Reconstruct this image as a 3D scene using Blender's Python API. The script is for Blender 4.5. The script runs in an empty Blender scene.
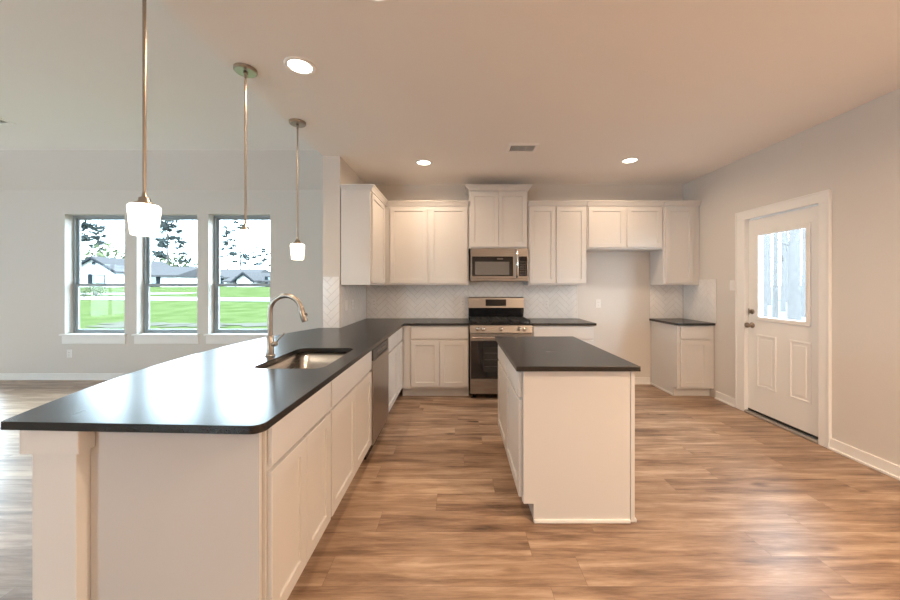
import bpy, bmesh, math, random
from mathutils import Vector, Matrix
random.seed(7)
SC = bpy.context.scene
COL = SC.collection
PI = math.pi
R = math.radians

# ------------------------------------------------------------------ camera, world, exposure
CAM_Z = 1.38
cam_d = bpy.data.cameras.new('camera')
cam = bpy.data.objects.new('camera', cam_d); COL.objects.link(cam)
cam.location = (0, 0, CAM_Z); cam.rotation_euler = (PI / 2, 0, 0)
cam_d.sensor_width = 36; cam_d.lens = 14.0
cam_d.shift_x = -8 / 900; cam_d.shift_y = -15 / 900
cam_d.clip_start = .05; cam_d.clip_end = 500
SC.camera = cam

SKY = 20.0
LAMP = 9.5      # recessed lights in view
LAMP_FILL = 66.0 # fill lights added out of view to brighten the room
PEND = 6.0
WARM = (1.0, .725, .49)
w = bpy.data.worlds.new('world'); SC.world = w; w.use_nodes = True
bg = w.node_tree.nodes['Background']
bg.inputs[0].default_value = (.70, .885, 1.0, 1); bg.inputs[1].default_value = SKY
vs = SC.view_settings
SC.display_settings.display_device = 'sRGB'
vs.view_transform = 'Standard'; vs.look = 'None'; vs.exposure = 0.29; vs.gamma = 1.0; vs.use_curve_mapping = False
try:
    SC.cycles.max_bounces = 12; SC.cycles.diffuse_bounces = 8; SC.cycles.transparent_max_bounces = 16
    SC.cycles.sample_clamp_indirect = 6.0
except Exception:
    pass

def portal(name, loc, rot, sx, sy):
    l = bpy.data.lights.new(name, 'AREA'); l.shape = 'RECTANGLE'; l.size = sx; l.size_y = sy
    l.cycles.is_portal = True
    o = bpy.data.objects.new(name, l); COL.objects.link(o); o.location = loc; o.rotation_euler = rot
    return o

# ------------------------------------------------------------------ materials
def new_mat(name):
    m = bpy.data.materials.new(name); m.use_nodes = True
    return m, m.node_tree, m.node_tree.nodes['Principled BSDF']

def mat(name, col, rough=.5, metal=0.0, spec=.5, noise=0.0, nscale=30, bump=0.0, bscale=200):
    m, nt, b = new_mat(name)
    b.inputs['Base Color'].default_value = (*col, 1); b.inputs['Roughness'].default_value = rough
    b.inputs['Metallic'].default_value = metal; b.inputs['Specular IOR Level'].default_value = spec
    tc = nt.nodes.new('ShaderNodeTexCoord')
    if noise:
        n = nt.nodes.new('ShaderNodeTexNoise'); n.inputs['Scale'].default_value = nscale; n.inputs['Detail'].default_value = 4
        nt.links.new(tc.outputs['Object'], n.inputs['Vector'])
        r = nt.nodes.new('ShaderNodeMapRange'); r.inputs[3].default_value = 1 - noise; r.inputs[4].default_value = 1 + noise
        nt.links.new(n.outputs[0], r.inputs[0])
        mx = nt.nodes.new('ShaderNodeVectorMath'); mx.operation = 'SCALE'; mx.inputs[0].default_value = col
        nt.links.new(r.outputs[0], mx.inputs['Scale']); nt.links.new(mx.outputs[0], b.inputs['Base Color'])
    if bump:
        n2 = nt.nodes.new('ShaderNodeTexNoise'); n2.inputs['Scale'].default_value = bscale; n2.inputs['Detail'].default_value = 3
        nt.links.new(tc.outputs['Object'], n2.inputs['Vector'])
        bp = nt.nodes.new('ShaderNodeBump'); bp.inputs['Strength'].default_value = bump; bp.inputs['Distance'].default_value = .002
        nt.links.new(n2.outputs[0], bp.inputs['Height']); nt.links.new(bp.outputs[0], b.inputs['Normal'])
    return m

def emit_mat(name, col, strength, base=(.9, .88, .84)):
    m, nt, b = new_mat(name)
    b.inputs['Base Color'].default_value = (*base, 1)
    b.inputs['Emission Color'].default_value = (*col, 1); b.inputs['Emission Strength'].default_value = strength
    return m

def brushed(name, col, rough=.3, axis='X', amt=.10):
    m, nt, b = new_mat(name)
    b.inputs['Base Color'].default_value = (*col, 1); b.inputs['Metallic'].default_value = 1
    tc = nt.nodes.new('ShaderNodeTexCoord'); mp = nt.nodes.new('ShaderNodeMapping')
    mp.inputs['Scale'].default_value = {'X': (3, 400, 400), 'Y': (400, 3, 400), 'Z': (400, 400, 3)}[axis]
    n = nt.nodes.new('ShaderNodeTexNoise'); n.inputs['Scale'].default_value = 1; n.inputs['Detail'].default_value = 2
    nt.links.new(tc.outputs['Object'], mp.inputs[0]); nt.links.new(mp.outputs[0], n.inputs['Vector'])
    r = nt.nodes.new('ShaderNodeMapRange'); r.inputs[3].default_value = rough - amt; r.inputs[4].default_value = rough + amt
    nt.links.new(n.outputs[0], r.inputs[0]); nt.links.new(r.outputs[0], b.inputs['Roughness'])
    return m

def glass_mat(name, tint=(.97, .99, 1.0)):
    m = bpy.data.materials.new(name); m.use_nodes = True; nt = m.node_tree
    nt.nodes.remove(nt.nodes['Principled BSDF']); out = nt.nodes['Material Output']
    t = nt.nodes.new('ShaderNodeBsdfTransparent'); t.inputs[0].default_value = (*tint, 1)
    g = nt.nodes.new('ShaderNodeBsdfGlossy'); g.inputs['Roughness'].default_value = .02
    f = nt.nodes.new('ShaderNodeFresnel'); f.inputs[0].default_value = 1.12
    mx = nt.nodes.new('ShaderNodeMixShader')
    nt.links.new(f.outputs[0], mx.inputs[0]); nt.links.new(t.outputs[0], mx.inputs[1]); nt.links.new(g.outputs[0], mx.inputs[2])
    nt.links.new(mx.outputs[0], out.inputs[0])
    return m

def floor_mat():
    m, nt, b = new_mat('wood_plank_floor'); N = nt.nodes.new; Lk = nt.links.new
    tc = N('ShaderNodeTexCoord')
    br = N('ShaderNodeTexBrick'); br.inputs['Scale'].default_value = 1; br.inputs['Brick Width'].default_value = 1.22
    br.inputs['Row Height'].default_value = .178; br.inputs['Mortar Size'].default_value = .0008; br.inputs['Mortar Smooth'].default_value = .1
    br.offset = 0
    br.inputs['Color1'].default_value = (0, 0, 0, 1); br.inputs['Color2'].default_value = (1, 1, 1, 1); br.inputs['Mortar'].default_value = (.5, .5, .5, 1)
    sx = N('ShaderNodeSeparateXYZ'); Lk(tc.outputs['Object'], sx.inputs[0])
    rw = N('ShaderNodeMath'); rw.operation = 'DIVIDE'; rw.inputs[1].default_value = .178; Lk(sx.outputs[1], rw.inputs[0])
    fr_ = N('ShaderNodeMath'); fr_.operation = 'FLOOR'; Lk(rw.outputs[0], fr_.inputs[0])
    wn = N('ShaderNodeTexWhiteNoise'); wn.noise_dimensions = '1D'; Lk(fr_.outputs[0], wn.inputs['W'])
    ox = N('ShaderNodeMath'); ox.operation = 'MULTIPLY_ADD'; ox.inputs[1].default_value = 1.22; Lk(wn.outputs['Value'], ox.inputs[0]); Lk(sx.outputs[0], ox.inputs[2])
    cx_ = N('ShaderNodeCombineXYZ'); Lk(ox.outputs[0], cx_.inputs[0]); Lk(sx.outputs[1], cx_.inputs[1])
    Lk(cx_.outputs[0], br.inputs['Vector'])
    # offset the grain for every plank
    add = N('ShaderNodeVectorMath'); add.operation = 'MULTIPLY_ADD'
    Lk(br.outputs['Color'], add.inputs[0]); add.inputs[1].default_value = (7.3, 3.1, 9.7); Lk(tc.outputs['Object'], add.inputs[2])
    mp = N('ShaderNodeMapping'); mp.inputs['Scale'].default_value = (1.0, 8.5, 1); Lk(add.outputs[0], mp.inputs[0])
    n1 = N('ShaderNodeTexNoise'); n1.inputs['Scale'].default_value = 1.6; n1.inputs['Detail'].default_value = 8; n1.inputs['Roughness'].default_value = .62; n1.inputs['Distortion'].default_value = .35
    Lk(mp.outputs[0], n1.inputs['Vector'])
    mp2 = N('ShaderNodeMapping'); mp2.inputs['Scale'].default_value = (5, 58, 1); Lk(add.outputs[0], mp2.inputs[0])
    n2 = N('ShaderNodeTexNoise'); n2.inputs['Scale'].default_value = 1; n2.inputs['Detail'].default_value = 7; n2.inputs['Roughness'].default_value = .68; n2.inputs['Distortion'].default_value = .6
    Lk(mp2.outputs[0], n2.inputs['Vector'])
    m1 = N('ShaderNodeMath'); m1.operation = 'MULTIPLY_ADD'; m1.inputs[1].default_value = .34; Lk(n2.outputs[0], m1.inputs[0])
    m0 = N('ShaderNodeMath'); m0.operation = 'MULTIPLY_ADD'; m0.inputs[1].default_value = .10; Lk(br.outputs['Color'], m0.inputs[0]); Lk(n1.outputs[0], m0.inputs[2])
    Lk(m0.outputs[0], m1.inputs[2])
    cr = N('ShaderNodeValToRGB'); e = cr.color_ramp.elements
    e[0].position = .46; e[0].color = (.085, .050, .032, 1)
    e[1].position = .92; e[1].color = (.54, .40, .29, 1)
    x = e.new(.60); x.color = (.22, .136, .089, 1)
    x = e.new(.74); x.color = (.35, .235, .158, 1)
    Lk(m1.outputs[0], cr.inputs[0])
    mk = N('ShaderNodeMapping'); mk.inputs['Scale'].default_value = (1.6, 4.2, 1); Lk(add.outputs[0], mk.inputs[0])
    vo = N('ShaderNodeTexVoronoi'); vo.inputs['Scale'].default_value = 1; Lk(mk.outputs[0], vo.inputs['Vector'])
    kr = N('ShaderNodeMapRange'); kr.inputs[1].default_value = .02; kr.inputs[2].default_value = .13; kr.inputs[3].default_value = .30; kr.inputs[4].default_value = 0; Lk(vo.outputs['Distance'], kr.inputs[0])
    ks = N('ShaderNodeMath'); ks.operation = 'SUBTRACT'; Lk(m1.outputs[0], ks.inputs[0]); Lk(kr.outputs[0], ks.inputs[1]); Lk(ks.outputs[0], cr.inputs[0])
    mor = N('ShaderNodeMix'); mor.data_type = 'RGBA'; Lk(br.outputs['Fac'], mor.inputs[0]); Lk(cr.outputs[0], mor.inputs[6]); mor.inputs[7].default_value = (.17, .11, .07, 1)
    Lk(mor.outputs[2], b.inputs['Base Color'])
    b.inputs['Roughness'].default_value = .36; b.inputs['Specular IOR Level'].default_value = .5
    bp = N('ShaderNodeBump'); bp.inputs['Strength'].default_value = .15; bp.inputs['Distance'].default_value = .001
    Lk(n2.outputs[0], bp.inputs['Height']); Lk(bp.outputs[0], b.inputs['Normal'])
    return m

def granite_mat():
    m, nt, b = new_mat('black_granite'); N = nt.nodes.new; Lk = nt.links.new
    tc = N('ShaderNodeTexCoord')
    n = N('ShaderNodeTexNoise'); n.inputs['Scale'].default_value = 260; n.inputs['Detail'].default_value = 2
    Lk(tc.outputs['Object'], n.inputs['Vector'])
    cr = N('ShaderNodeValToRGB'); e = cr.color_ramp.elements
    e[0].position = .45; e[0].color = (.007, .007, .007, 1); e[1].position = .80; e[1].color = (.04, .04, .04, 1)
    Lk(n.outputs[0], cr.inputs[0]); Lk(cr.outputs[0], b.inputs['Base Color'])
    n3 = N('ShaderNodeTexNoise'); n3.inputs['Scale'].default_value = 6; n3.inputs['Detail'].default_value = 4; Lk(tc.outputs['Object'], n3.inputs['Vector'])
    r = N('ShaderNodeMapRange'); r.inputs[3].default_value = .245; r.inputs[4].default_value = .285; Lk(n3.outputs[0], r.inputs[0]); Lk(r.outputs[0], b.inputs['Roughness'])
    b.inputs['IOR'].default_value = 1.55
    return m

def island_mat(name, c1, c2, rough=.4, nscale=3.0):
    """two-tone noise blend"""
    m, nt, b = new_mat(name); N = nt.nodes.new; Lk = nt.links.new
    tc = N('ShaderNodeTexCoord'); n = N('ShaderNodeTexNoise'); n.inputs['Scale'].default_value = nscale; n.inputs['Detail'].default_value = 5
    Lk(tc.outputs['Object'], n.inputs['Vector'])
    cr = N('ShaderNodeValToRGB'); e = cr.color_ramp.elements
    e[0].position = .35; e[0].color = (*c1, 1); e[1].position = .65; e[1].color = (*c2, 1)
    Lk(n.outputs[0], cr.inputs[0]); Lk(cr.outputs[0], b.inputs['Base Color']); b.inputs['Roughness'].default_value = rough
    return m

M = {}
M['wall'] = mat('wall_paint', (.675, .64, .60), .75, bump=.25, bscale=120)
M['ceil'] = mat('ceiling_paint', (.90, .875, .85), .8, bump=.3, bscale=90)
M['trim'] = mat('white_trim_paint', (.84, .83, .81), .35)
M['cab'] = mat('white_cabinet_paint', (.655, .645, .635), .38)
M['floor'] = floor_mat()
M['granite'] = granite_mat()
M['tile'] = island_mat('glazed_white_tile', (.80, .78, .76), (.86, .84, .82), .18, 5)
M['grout'] = mat('grey_grout', (.55, .52, .49), .9)
M['edge'] = mat('white_tile_edge', (.80, .78, .76), .3)
M['steel'] = brushed('brushed_stainless', (.37, .345, .325), .30, 'X')
M['steel_y'] = brushed('brushed_stainless_door', (.42, .39, .37), .33, 'Z')
M['steel_sink'] = brushed('brushed_sink_steel', (.46, .44, .42), .26, 'Y')
M['nickel'] = mat('brushed_nickel', (.44, .38, .32), .28, 1)
M['chrome'] = mat('bright_chrome', (.80, .77, .73), .14, 1)
M['black'] = mat('black_enamel', (.012, .012, .013), .25)
M['iron'] = mat('cast_iron', (.02, .02, .02), .55)
M['blackglass'] = mat('black_glass', (.012, .012, .014), .06, spec=.6)
M['greyglass'] = mat('grey_mesh_glass', (.16, .155, .15), .2)
M['darkplastic'] = mat('dark_control_plastic', (.05, .048, .047), .35)
M['rack'] = mat('oven_rack_wire', (.25, .25, .25), .35, 1)
M['plate'] = mat('white_plastic_plate', (.82, .80, .78), .35)
M['slot'] = mat('socket_slot', (.05, .05, .05), .6)
M['bronze'] = mat('satin_nickel_dark', (.34, .28, .23), .3, 1)
M['vinyl'] = mat('window_vinyl', (.31, .35, .37), .45)
M['rubber'] = mat('black_weatherstrip', (.015, .014, .013), .7)
M['alu'] = mat('aluminium_threshold', (.45, .42, .39), .4, 1)
M['glass'] = glass_mat('window_glass')
M['shade'] = emit_mat('lit_opal_glass', (1, .86, .66), PEND)
M['lens'] = emit_mat('lit_lens', (1, .88, .72), 9.0)
M['lamptrim'] = mat('white_lamp_trim', (.93, .91, .89), .45)
M['display'] = mat('dark_display', (.01, .01, .012), .12)
M['grass'] = island_mat('lawn_grass', (.026, .036, .012), (.038, .048, .019), .9, .9)
M['dirt'] = mat('bare_soil', (.045, .043, .035), .9, noise=.3, nscale=2)
M['conc'] = mat('pale_concrete', (.16, .16, .155), .85, noise=.1)
M['siding'] = mat('white_siding', (.34, .34, .34), .7)
M['shingle'] = mat('grey_roof_shingle', (.037, .035, .036), .85, noise=.2, nscale=8)
M['darktrim'] = mat('dark_house_trim', (.012, .014, .016), .5)
M['hglass'] = mat('house_window_glass', (.02, .045, .05), .1)
M['bark'] = mat('pine_bark', (.07, .062, .058), .9, noise=.3, nscale=9)
M['needle'] = mat('pine_needles', (.034, .040, .038), .8, noise=.3, nscale=3)
M['leaf'] = mat('shrub_leaves', (.055, .064, .034), .8, noise=.35, nscale=4)
M['barkpale'] = mat('pale_bark', (.085, .078, .076), .9, noise=.3, nscale=9)
M['litter'] = mat('leaf_litter', (.075, .072, .068), .9, noise=.25, nscale=5)

# ------------------------------------------------------------------ mesh helpers
class MB:
    def __init__(s): s.v = []; s.f = []; s.sm = []
    def add(s, vs_, fs, smooth=False):
        o = len(s.v); s.v += [tuple(v) for v in vs_]
        for f in fs: s.f.append(tuple(i + o for i in f)); s.sm.append(smooth)
        return s
    def box(s, x0, x1, y0, y1, z0, z1):
        x0, x1 = min(x0, x1), max(x0, x1); y0, y1 = min(y0, y1), max(y0, y1); z0, z1 = min(z0, z1), max(z0, z1)
        v = [(x0,y0,z0),(x1,y0,z0),(x1,y1,z0),(x0,y1,z0),(x0,y0,z1),(x1,y0,z1),(x1,y1,z1),(x0,y1,z1)]
        return s.add(v, [(0,3,2,1),(4,5,6,7),(0,1,5,4),(1,2,6,5),(2,3,7,6),(3,0,4,7)])
    def loft(s, rings, cap0=True, cap1=True, smooth=False, closed=True):
        n = len(rings[0]); v = [p for r in rings for p in r]; f = []
        for k in range(len(rings) - 1):
            for i in range(n if closed else n - 1):
                j = (i + 1) % n
                f.append((k*n+i, k*n+j, (k+1)*n+j, (k+1)*n+i))
        s.add(v, f, smooth)
        if cap0: s.add(rings[0], [tuple(range(n))[::-1]])
        if cap1: s.add(rings[-1], [tuple(range(n))])
        return s
    def prism(s, pts, a, b, axis='z'):
        """pts 2D outline extruded from a to b along axis"""
        def P(p, t):
            return {'z': (p[0], p[1], t), 'y': (p[0], t, p[1]), 'x': (t, p[0], p[1])}[axis]
        return s.loft([[P(p, a) for p in pts], [P(p, b) for p in pts]])
    def ring(s, o, i, y0, y1):
        """rectangular ring in xz: o=(x0,x1,z0,z1) outer, i inner, extruded y0..y1"""
        ro = [(o[0],o[2]),(o[1],o[2]),(o[1],o[3]),(o[0],o[3])]; ri = [(i[0],i[2]),(i[1],i[2]),(i[1],i[3]),(i[0],i[3])]
        v = []
        for y in (y0, y1):
            for r in (ro, ri): v += [(p[0], y, p[1]) for p in r]
        f = []
        for k in range(4):
            j = (k + 1) % 4
            f += [(k, j, 4+j, 4+k), (8+k, 12+k, 12+j, 8+j), (k, 8+k, 8+j, j), (4+k, 4+j, 12+j, 12+k)]
        return s.add(v, f)
    def tube(s, pts, r, n=10, smooth=True, caps=True):
        pts = [Vector(p) for p in pts]
        rs = r if isinstance(r, (list, tuple)) else [r] * len(pts)
        rings = []; u = None
        for k, p in enumerate(pts):
            t = (pts[min(k+1, len(pts)-1)] - pts[max(k-1, 0)]).normalized()
            if u is None:
                u = t.orthogonal().normalized()
            u = (u - t * u.dot(t)).normalized(); w_ = t.cross(u)
            rings.append([tuple(p + (u*math.cos(a) + w_*math.sin(a)) * rs[k]) for a in [2*PI*i/n for i in range(n)]])
        return s.loft(rings, caps, caps, smooth)
    def lathe(s, prof, c=(0,0,0), n=24, axis='z', smooth=True, caps=True):
        rings = []
        for r, h in prof:
            ring = []
            for i in range(n):
                a = 2*PI*i/n
                x, y = r*math.cos(a), r*math.sin(a)
                ring.append({'z': (c[0]+x, c[1]+y, c[2]+h), 'y': (c[0]+x, c[1]+h, c[2]-y), 'x': (c[0]+h, c[1]+x, c[2]+y)}[axis])
            rings.append(ring)
        return s.loft(rings, caps, caps, smooth)
    def build(s, name, m, parent=None, bevel=0, seg=2):
        me = bpy.data.meshes.new(name); me.from_pydata(s.v, [], s.f); me.update()
        for p, sm in zip(me.polygons, s.sm): p.use_smooth = sm
        bm = bmesh.new(); bm.from_mesh(me); bmesh.ops.recalc_face_normals(bm, faces=bm.faces); bm.to_mesh(me); bm.free()
        me.materials.append(m)
        o = bpy.data.objects.new(name, me); COL.objects.link(o)
        if parent is not None: o.parent = parent
        if bevel:
            b = o.modifiers.new('edge', 'BEVEL'); b.width = bevel; b.segments = seg; b.limit_method = 'ANGLE'; b.angle_limit = R(40)
        return o

def tag(o, label, cat, group=None, kind=None):
    o['label'] = label; o['category'] = cat
    if group: o['group'] = group
    if kind: o['kind'] = kind
    return o
def thing(name, loc, label, cat, group=None, rz=0):
    o = bpy.data.objects.new(name, None); COL.objects.link(o); o.empty_display_size = .1
    o.location = loc; o.rotation_euler = (0, 0, rz)
    return tag(o, label, cat, group)
def struct(o, label, cat):
    return tag(o, label, cat, None, 'structure')
def children(o): return list(o.children)
def copy_tree(o, parent=None):
    c = o.copy(); COL.objects.link(c)
    if parent is not None: c.parent = parent
    for ch in children(o): copy_tree(ch, c)
    return c
def cells(u0, u1, z0, z1, holes):
    us = sorted({u0, u1, *[h[0] for h in holes], *[h[1] for h in holes]}); zs = sorted({z0, z1, *[h[2] for h in holes], *[h[3] for h in holes]})
    for a, b in zip(us, us[1:]):
        for c, d in zip(zs, zs[1:]):
            mu, mz = (a+b)/2, (c+d)/2
            if not any(h[0] < mu < h[1] and h[2] < mz < h[3] for h in holes): yield a, b, c, d

# ------------------------------------------------------------------ setting
CEIL = 2.78; HI = 3.18
WX = 3.14            # right wall
WY = 4.88            # kitchen back wall
LY = 5.10            # living room window wall
LX = -9.5; RY = -4.6
GX0, GX1 = -1.468, -1.281   # wing wall

fl = MB().box(LX-.15, WX+.2, RY-.2, LY+.2, -.1, 0).build('floor', M['floor']); struct(fl, 'light brown wood plank floor running through kitchen and living room', 'floor')
cl = MB().box(GX0, WX+.2, RY-.2, LY+.2, CEIL, HI+.25).build('ceiling', M['ceil']); struct(cl, 'flat kitchen ceiling with recessed lights and a vent', 'ceiling')
b = MB(); sl = HI - 2.76
b.box(LX-.15, GX0, RY-.2, LY-sl, HI, HI+.15)
o = b.build('ceiling_living', M['ceil']); struct(o, 'higher flat living room ceiling', 'ceiling')
o = MB().prism([(LY-sl, HI), (LY+.15, 2.76-.15), (LY+.15, HI+.15), (LY-sl, HI+.15)], LX-.15, GX0, 'x').build('ceiling_slope', M['wall']); struct(o, 'sloped ceiling band above the living room windows', 'ceiling')

o = MB().box(GX1-.01, WX+.2, WY, LY+.2, 0, CEIL).build('wall_back', M['wall']); struct(o, 'painted kitchen wall behind the range and cabinets', 'wall')
o = MB().box(GX0, GX1, 3.80, LY+.2, 0, CEIL).build('wall_wing', M['wall'])
struct(o, 'short wing wall between kitchen corner and living room', 'wall')
WIN = [(-5.73, -4.86), (-4.68, -3.80), (-3.637, -2.738)]
WZ0, WZ1 = .655, 2.415
PATIO = (-8.55, -6.78, .04, 2.05)
b = MB()
for a, c, d, e in cells(LX-.15, GX0, 0, HI, [(x0, x1, WZ0, WZ1) for x0, x1 in WIN] + [PATIO]): b.box(a, c, LY, LY+.17, d, e)
o = b.build('wall_window', M['wall']); struct(o, 'grey living room wall with three windows', 'wall')
DY0, DY1, DZ = 3.038, 3.808, 2.085
b = MB()
for a, c, d, e in cells(RY-.2, LY+.2, 0, CEIL, [(DY0-.02, DY1+.02, -.01, DZ+.02)]): b.box(WX, WX+.15, a, c, d, e)
o = b.build('wall_right', M['wall']); struct(o, 'painted right wall with the white back door', 'wall')
# rear and left walls (behind and beside the viewer) with openings added for fill daylight
b = MB(); RW = [(-6.2, -4.8, .5, 2.2)]
for a, c, d, e in cells(LX-.15, WX+.2, 0, HI, RW): b.box(a, c, RY-.15, RY, d, e)
o = b.build('wall_rear', M['wall']); struct(o, 'wall behind the viewer', 'wall')
b = MB(); LW = [(.2, 1.4, .5, 2.0)]
for a, c, d, e in cells(RY-.15, LY, 0, HI, LW): b.box(LX-.15, LX, a, c, d, e)
o = b.build('wall_left', M['wall']); struct(o, 'far left living room wall', 'wall')
for i, (x0, x1) in enumerate(WIN): portal('window_daylight', ((x0+x1)/2, LY+.19, (WZ0+WZ1)/2), (-PI/2, 0, 0), x1-x0, WZ1-WZ0)
x0, x1, z0, z1 = PATIO; portal('patio_daylight', ((x0+x1)/2, LY+.19, (z0+z1)/2), (-PI/2, 0, 0), x1-x0, z1-z0)
for x0, x1, z0, z1 in RW: portal('rear_daylight', ((x0+x1)/2, RY-.17, (z0+z1)/2), (PI/2, 0, 0), x1-x0, z1-z0)
for y0, y1, z0, z1 in LW: portal('left_daylight', (LX-.17, (y0+y1)/2, (z0+z1)/2), (0, -PI/2, 0), z1-z0, y1-y0)
portal('door_daylight', (WX+.17, 3.425, 1.47), (0, PI/2, 0), .9, .55)

def baseboard(name, segs, label):
    b = MB()
    for (x0, x1, y0, y1) in segs:
        b.box(x0, x1, y0, y1, 0, .095)
        dx = .012 if abs(x1-x0) < .05 else 0; dy = .012 if abs(y1-y0) < .05 else 0
        b.box(x0-dx, x1+dx, y0-dy, y1+dy, 0, .018)
    o = b.build(name, M['trim'], None, .003); struct(o, label, 'baseboard'); return o
baseboard('baseboard_living', [(LX+.01, GX0-.005, LY-.016, LY)], 'white baseboard under the living room windows')
baseboard('baseboard_back', [(1.69, 2.67, WY-.016, WY)], 'white baseboard in the empty refrigerator bay')
baseboard('baseboard_right', [(WX-.016, WX, 3.945, 4.25), (WX-.016, WX, RY+.01, 2.938)], 'white baseboard along the right wall')

# door casing and door
b = MB()
b.box(WX-.02, WX, DY0-.10, DY0-.005, 0, DZ+.005); b.box(WX-.02, WX, DY1+.005, DY1+.125, 0, DZ+.005); b.box(WX-.02, WX, DY0-.10, DY1+.125, DZ+.005, DZ+.10)
b.box(WX-.026, WX-.02, DY0-.10, DY0-.085, 0, DZ+.10); b.box(WX-.026, WX-.02, DY1+.11, DY1+.125, 0, DZ+.10); b.box(WX-.026, WX-.02, DY0-.085, DY1+.11, DZ+.085, DZ+.10)
b.box(WX, WX+.15, DY0-.02, DY0-.004, 0, DZ+.02); b.box(WX, WX+.15, DY1+.004, DY1+.02, 0, DZ+.02); b.box(WX, WX+.15, DY0-.004, DY1+.004, DZ+.004, DZ+.02)
o = b.build('trim_1', M['trim'], None, .003); struct(o, 'white casing around the back door', 'door trim')
door = thing('door_1', (WX+.022, (DY0+DY1)/2, 0), 'white back door with a half window and two raised panels', 'door'); door['kind'] = 'structure'
# local door frame: x = 0 room face, +x outward
yc = (DY0+DY1)/2
LITE = (3.146-yc, 3.704-yc, 1.019, 1.928)
b = MB(); hy = (DY1-DY0)/2
for a, c, d, e in cells(-hy, hy, .045, DZ-.004, [LITE]): b.box(0, .044, a, c, d, e)
slab = b.build('slab', M['trim'], door)
b = MB()   # lite frame moulding
def xring(b, o, i, x0, x1):
    ro = [(o[0],o[2]),(o[1],o[2]),(o[1],o[3]),(o[0],o[3])]; ri = [(i[0],i[2]),(i[1],i[2]),(i[1],i[3]),(i[0],i[3])]
    v = []
    for x in (x0, x1):
        for r in (ro, ri): v += [(x, p[0], p[1]) for p in r]
    f = []
    for k in range(4):
        j = (k+1) % 4
        f += [(k, j, 4+j, 4+k), (8+k, 12+k, 12+j, 8+j), (k, 8+k, 8+j, j), (4+k, 4+j, 12+j, 12+k)]
    b.add(v, f)
L = LITE; xring(b, (L[0]-.012, L[1]+.012, L[2]-.012, L[3]+.012), (L[0]+.028, L[1]-.028, L[2]+.028, L[3]-.028), -.012, .044)
lf = b.build('window_frame', M['trim'], slab, .004)
MB().box(.018, .024, L[0]+.02, L[1]-.02, L[2]+.02, L[3]-.02).build('pane', M['glass'], slab)
for (y0, y1) in ((3.478-yc, 3.704-yc), (3.131-yc, 3.34-yc)):
    b = MB(); z0, z1 = .31, .86
    xring(b, (y0, y1, z0, z1), (y0+.02, y1-.02, z0+.02, z1-.02), -.006, .004)
    b.box(-.004, .004, y0+.045, y1-.045, z0+.045, z1-.045)
    b.build('raised_panel', M['trim'], slab, .0045, 3)
kn = MB().lathe([(.001,0),(.030,0),(.030,-.008),(.012,-.012),(.011,-.035),(.024,-.042),(.029,-.055),(.026,-.068),(.014,-.075),(.001,-.076)], (0, 3.759-yc, .949), 20, 'x').build('door_knob', M['bronze'], door)
MB().lathe([(.001,0),(.027,0),(.027,-.010),(.020,-.014),(.001,-.014)], (0, 3.759-yc, 1.094), 20, 'x').build('deadbolt', M['bronze'], door)
MB().box(-.024, -.014, 3.753-yc, 3.765-yc, 1.078, 1.110).build('thumb_turn', M['bronze'], door)
MB().box(-.004, 0, hy-.012, hy-.001, 1.06, 1.125).build('latch_plate', M['bronze'], door)
for z in (.25, 1.05, 1.85): MB().lathe([(.007, -.045), (.007, .045)], (-.004, -hy-.002, z), 10).build('hinge', M['bronze'], door)
MB().box(-.006, .04, -hy, hy, .028, .044).build('weatherstrip', M['rubber'], door)
MB().prism([(-.05, 0), (.10, 0), (.10, .026), (-.03, .026), (-.05, .012)], -hy-.003, hy+.003, 'y').build('threshold', M['alu'], door)

# windows
def window(i, x0, x1):
    root = thing('window_%d' % (i+1), ((x0+x1)/2, LY, WZ0), ['left of the three living room windows, with a white gabled house outside', 'middle living room window, with one tall pine outside', 'right of the three living room windows, next to the wing wall'][i], 'window')
    root['kind'] = 'structure'
    h = (x1-x0)/2; H = WZ1-WZ0; mr = CAM_Z+.0-WZ0
    MB().ring((-h, h, 0, H), (-h+.028, h-.028, .03, H-.03), .112, .168).build('window_frame', M['vinyl'], root)
    us = MB().ring((-h+.029, h-.029, mr-.018, H-.031), (-h+.060, h-.060, mr+.02, H-.062), .144, .165).build('upper_sash', M['vinyl'], root)
    MB().box(-h+.055, h-.055, .153, .156, mr+.015, H-.057).build('pane', M['glass'], us)
    ls = MB().ring((-h+.029, h-.029, .031, mr+.022), (-h+.066, h-.066, .066, mr-.020), .118, .142).build('lower_sash', M['vinyl'], root)
    MB().box(-h+.062, h-.062, .128, .131, .062, mr-.016).build('pane', M['glass'], ls)
    MB().box(-.03, .03, .106, .118, mr+.0, mr+.02).build('sash_lock', M['vinyl'], ls)
    MB().box(-h-.04, h+.04, -.045, .10, -.012, .012).box(-h-.025, h+.025, -.018, 0, -.13, -.012).build('window_sill', M['trim'], root, .003)
for i, (x0, x1) in enumerate(WIN): window(i, x0, x1)
def plain_window(name, c, rz, wd, ht, label):
    root = thing(name, c, label, 'window', None, rz); root['kind'] = 'structure'; h = wd/2
    f = MB().ring((-h, h, 0, ht), (-h+.05, h-.05, .05, ht-.05), .07, .13).box(-.025, .025, .075, .125, .05, ht-.05).build('window_frame', M['vinyl'], root)
    MB().box(-h+.045, h-.045, .098, .101, .045, ht-.045).build('pane', M['glass'], f)
plain_window('door_2', ((PATIO[0]+PATIO[1])/2, LY, PATIO[2]), 0, PATIO[1]-PATIO[0], PATIO[3]-PATIO[2], 'glass patio door left of the three living room windows')
for x0, x1, z0, z1 in RW: plain_window('window_4', ((x0+x1)/2, RY, z0), PI, x1-x0, z1-z0, 'added unseen window behind the viewer, for fill daylight')  # unseen rear opening, added to let sky light in from behind
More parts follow.
